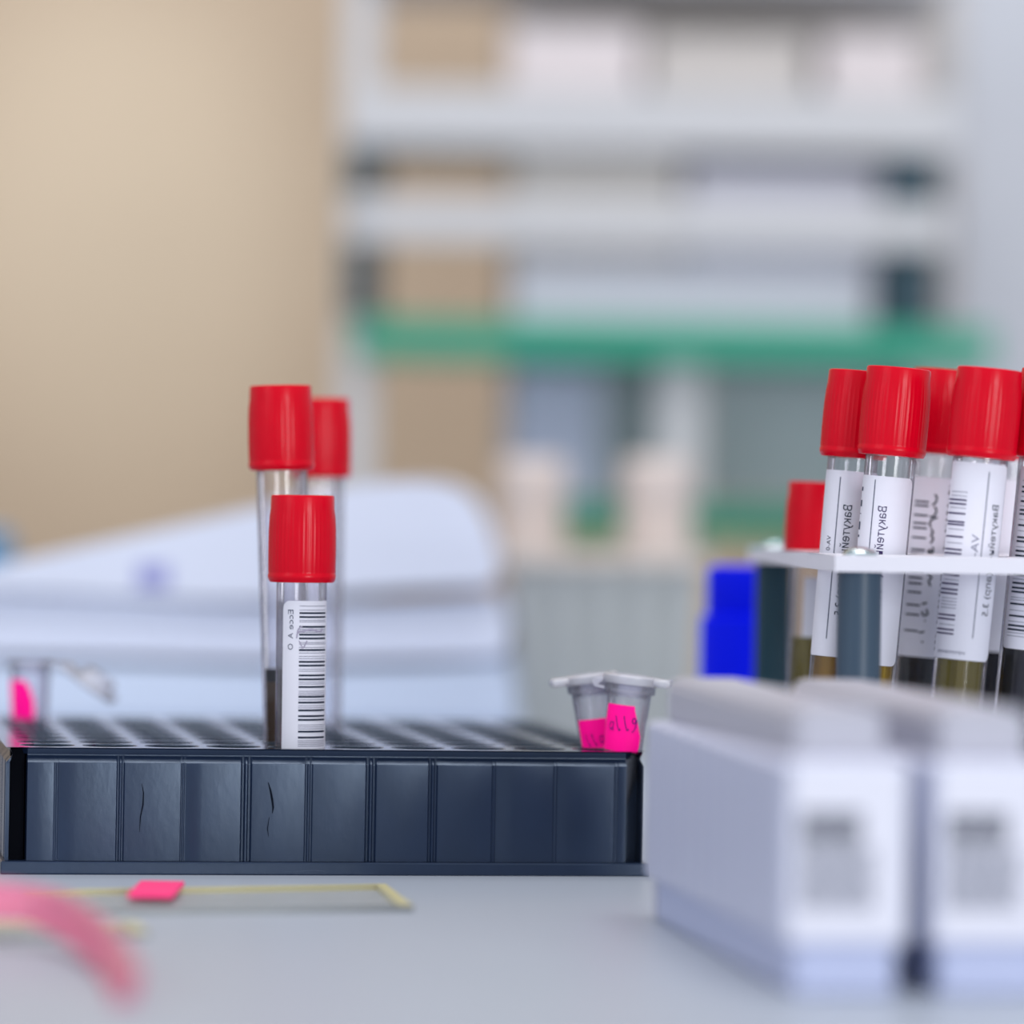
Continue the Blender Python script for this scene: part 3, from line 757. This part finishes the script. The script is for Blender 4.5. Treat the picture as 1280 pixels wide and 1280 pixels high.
Yc = 1.84
def bottle(label, cx, top, wpx):
    p = P(cx, top, Yc); r = wpx / 2 * Yc / F; H = p.z - TZ
    t = thing('cream_bottle', label, 'bottle', (p.x, p.y, TZ), 0, 'cream bottles behind the grey bin')
    obj('bottle_body', lathe([(r * .8, 0), (r * .86, 2 * mm), (r * .92, H * .5), (r * 1.0, H - 24 * mm), (r * .96, H - 20 * mm)], 40), M['cream'], t, 40)
    obj('cap', lathe([(r * .94, H - 20 * mm), (r * 1.0, H - 19 * mm), (r * 1.0, H - 3 * mm), (r * .94, H - 1 * mm), (r * .8, H)], 60, mod=lambda i, k: -0.3 * mm * (k % 2) if 0 < i < 3 else 0), M['creamcap'], t, 40)
bottle('cream bottle standing next to the fold of the paper bundles', 666, 573, 84)
bottle('cream bottle standing between the two grey green tray openings', 822, 573, 90)
Yn = 1.72
a, b = P(634, 692, Yn), P(882, 692, Yn)
bn = thing('storage_bin', 'pale grey ribbed storage bin in front of the cream bottles', 'bin', ((a.x + b.x) / 2, Yn, TZ))
w_ = b.x - a.x; hb = a.z - TZ; dpt = 0.055
bm = bmesh.new(); nr_ = 5; pl = []
for i in range(nr_):
    x = -w_ / 2 + w_ / nr_ * i; q = w_ / nr_
    pl += [(x + 1.5 * mm, 6 * mm), (x + 4.5 * mm, 0), (x + q - 4.5 * mm, 0), (x + q - 1.5 * mm, 6 * mm)]
outl = pl + [(w_ / 2, dpt), (-w_ / 2, dpt)]
lo = [bm.verts.new((x * .93, 3 * mm + y * .9, 0)) for x, y in outl]; hi = [bm.verts.new((x, y, hb - 5 * mm)) for x, y in outl]
for i in range(len(outl)): bm.faces.new((lo[i], lo[(i + 1) % len(outl)], hi[(i + 1) % len(outl)], hi[i]))
bm.faces.new(lo)
obj('bin_body', bm, M['bin'], bn)
bm = bmesh.new()
e = 2 * mm
add_box(bm, -w_ / 2 - e, w_ / 2 + e, -e, 2 * mm, hb - 5 * mm, hb, 1 * mm); add_box(bm, -w_ / 2 - e, w_ / 2 + e, dpt - 2 * mm, dpt + e, hb - 5 * mm, hb, 1 * mm)
add_box(bm, -w_ / 2 - e, -w_ / 2 + e, 2 * mm, dpt - 2 * mm, hb - 5 * mm, hb, .5 * mm); add_box(bm, w_ / 2 - e, w_ / 2 + e, 2 * mm, dpt - 2 * mm, hb - 5 * mm, hb, .5 * mm)
obj('rim', bm, M['bin_rim'], bn)

# small blue bottle at the far left edge
Yb = 1.86
p = P(-20, 662, Yb); H = p.z - TZ; r = 44 * Yb / F
t = thing('wash_bottle', 'sky blue bottle top peeking over the papers at the left edge', 'bottle', (p.x, p.y, TZ))
obj('bottle_body', lathe([(r * .9, 0), (r, 3 * mm), (r, H - 22 * mm), (r * .8, H - 14 * mm)], 40), M['skyblue'], t, 50)
obj('cap', lathe([(r * .8, H - 14 * mm), (r * .8, H - 4 * mm), (r * .6, H - 1 * mm), (r * .2, H)], 40), M['skyblue'], t, 50)

# ================================================================= tray shelf behind
YS = 2.12; DS = 0.13
sh0 = P(432, 640, YS)
shelf = thing('tray_shelf', 'light grey shelf unit with dark slate end panels behind the bench', 'shelf', (sh0.x, YS, TZ))
def R(x0, x1, y0, y1, Y, dep, bev=1 * mm, base=None):
    """box whose front face fills a pixel rectangle at distance Y; local to base"""
    xm, ym = (x0 + x1) / 2, (y0 + y1) / 2
    c = P(xm, ym, Y); c.z = P(812, ym, Y).z; hw, hh = (x1 - x0) / 2 * Y / F, (y1 - y0) / 2 * Y / F
    o = base.location if base is not None else Vector((0, 0, 0))
    return box(c.x - hw - o.x, c.x + hw - o.x, Y - o.y, Y + dep - o.y, c.z - hh - o.z, c.z + hh - o.z, bev)
ztb = 0.0
def post(x0, x1, ytop, Y, m_):
    c0, c1 = P(x0, ytop, Y), P(x1, ytop, Y)
    obj('post', box(c0.x - shelf.location.x, c1.x - shelf.location.x, Y - YS, Y - YS + 0.014, 0.0, c0.z - TZ, .8 * mm), m_, shelf)
post(434, 474, -60, YS, M['frame']); post(824, 878, 415, YS + 0.002, M['frame']); post(1140, 1180, 415, YS + 0.004, M['frame'])
obj('shelf_board', R(430, 1196, 112, 186, YS - 0.004, DS, base=shelf), M['frame'], shelf)
obj('shelf_board', R(436, 1196, -70, -30, YS - 0.004, DS, base=shelf), M['frame'], shelf)
obj('front_rail', R(432, 1184, 252, 306, YS - 0.006, 0.006, base=shelf), M['frame'], shelf)
obj('end_panel', R(431, 468, 187, 403, YS - 0.004, 0.14, base=shelf), M['frame_dark'], shelf)
obj('end_panel', R(1108, 1172, 187, 403, YS + 0.0, 0.14, base=shelf), M['frame_dark'], shelf)
obj('back_panel', R(632, 1110, 186, 404, YS + 0.10, 0.006, base=shelf), M['backing'], shelf)
obj('back_panel', R(632, 1196, -30, 112, YS + 0.11, 0.006, base=shelf), M['carton_grey'], shelf)
def single(name, label, cat, geo, m_, group=None):
    o = obj(name, geo, m_); tag(o, label, cat, group)
    me = o.data; c = sum((v.co for v in me.vertices), Vector()) / len(me.vertices); c.z = min(v.co.z for v in me.vertices)
    for v in me.vertices: v.co -= c
    o.location = c; return o
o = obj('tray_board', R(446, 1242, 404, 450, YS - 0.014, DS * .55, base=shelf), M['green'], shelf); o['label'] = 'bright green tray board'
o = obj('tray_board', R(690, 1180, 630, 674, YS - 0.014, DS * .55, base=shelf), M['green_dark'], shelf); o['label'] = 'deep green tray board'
single('paper_stack', 'white paper stack lying on the bright green tray', 'papers', R(640, 1090, 326, 403, YS + 0.01, 0.08), M['lavender'], 'paper stacks in the shelf')
single('paper_stack', 'white paper stack showing behind the light grey front rail', 'papers', R(860, 1100, 205, 325, YS + 0.012, 0.08), M['lavender'], 'paper stacks in the shelf')
single('paper_stack', 'warm grey paper stack reaching up under the upper shelf board', 'papers', R(640, 850, 192, 325, YS + 0.014, 0.08), M['carton_grey'], 'paper stacks in the shelf')
single('storage_carton', 'pinkish white carton on the upper shelf, the one further left', 'carton', R(636, 800, 34, 111, YS + 0.01, 0.08), M['carton'], 'cartons on the upper shelf')
single('storage_carton', 'warm white carton in the middle of the upper shelf', 'carton', R(812, 1010, 46, 110, YS + 0.02, 0.08), M['carton_grey'], 'cartons on the upper shelf')
single('storage_carton', 'pinkish white carton on the upper shelf beside the white wall', 'carton', R(1030, 1150, 40, 111, YS + 0.012, 0.08), M['carton'], 'cartons on the upper shelf')
single('file_box', 'blue grey box standing under the bright green tray', 'box', R(640, 750, 462, 627, YS + 0.03, 0.022), M['greybox'])
single('slate_board', 'dark slate grey board behind the blue grey box', 'board', R(630, 824, 452, 627, YS + 0.054, 0.008), M['greyboard'])
single('slate_board', 'slate grey board right of the middle shelf post', 'board', R(878, 1138, 452, 627, YS + 0.05, 0.008), M['greyboard'])

# ================================================================= camera, light, world
cd = bpy.data.cameras.new('camera'); cam = bpy.data.objects.new('camera', cd); C.objects.link(cam)
cd.sensor_width = 36; cd.lens = 36 * F / 1280; cd.clip_start = 0.01
fw = Vector((0, 1, 0))
cam.matrix_world = Matrix(((RV.x, UV.x, -fw.x, CAM.x), (RV.y, UV.y, -fw.y, CAM.y), (RV.z, UV.z, -fw.z, CAM.z), (0, 0, 0, 1)))
cd.dof.use_dof = True; cd.dof.focus_distance = 1.134; cd.dof.aperture_fstop = cd.lens / 32.0
bpy.context.scene.camera = cam

def area(name, loc, target, size, power, col=(1, 1, 1), sy=None):
    l = bpy.data.lights.new(name, 'AREA'); l.energy = power; l.color = col; l.size = size
    if sy: l.shape = 'RECTANGLE'; l.size_y = sy
    o = bpy.data.objects.new(name, l); C.objects.link(o); o.location = loc
    o.rotation_euler = (Vector(target) - Vector(loc)).to_track_quat('-Z', 'Y').to_euler(); return o
area('ceiling_light', (0.05, 0.78, 2.5), (0.0, 1.0, 0.75), 1.3, 15.5, (1.0, 0.98, 0.98), 0.7)
area('window_light', (-1.6, -0.3, 1.6), (0, 1.2, 0.8), 1.0, 5, (0.86, 0.92, 1.0), 1.2)
area('key_window', (0.78, -0.55, 1.02), (0.0, 1.15, 0.79), 0.5, 9.5, (0.96, 0.98, 1.0), 0.45)
area('rear_fill_light', (-0.1, 1.75, 2.4), (0.05, 2.5, 0.8), 0.9, 4.2, (1.0, 0.97, 0.94), 0.4)  # unseen fill lamp added to brighten the back wall
sl = bpy.data.lights.new('wall_fill_spot', 'SPOT'); sl.energy = 22; sl.color = (0.74, 0.90, 1.0); sl.spot_size = math.radians(17); sl.spot_blend = 1.0; sl.shadow_soft_size = 0.05  # unseen cool spot added for a glow on the back wall
so = bpy.data.objects.new('wall_fill_spot', sl); C.objects.link(so); so.location = (-0.34, 1.85, 1.75)
so.rotation_euler = (Vector((-0.25, 2.76, 1.03)) - so.location).to_track_quat('-Z', 'Y').to_euler()
wd = bpy.data.worlds.new('world'); bpy.context.scene.world = wd; wd.use_nodes = True
bg = wd.node_tree.nodes['Background']; bg.inputs[0].default_value = (0.90, 0.94, 1.0, 1); bg.inputs[1].default_value = 0.5
vs = bpy.context.scene.view_settings; vs.view_transform = 'Standard'; vs.look = 'None'; vs.exposure = 0.30
bpy.context.scene.cycles.transparent_max_bounces = 24
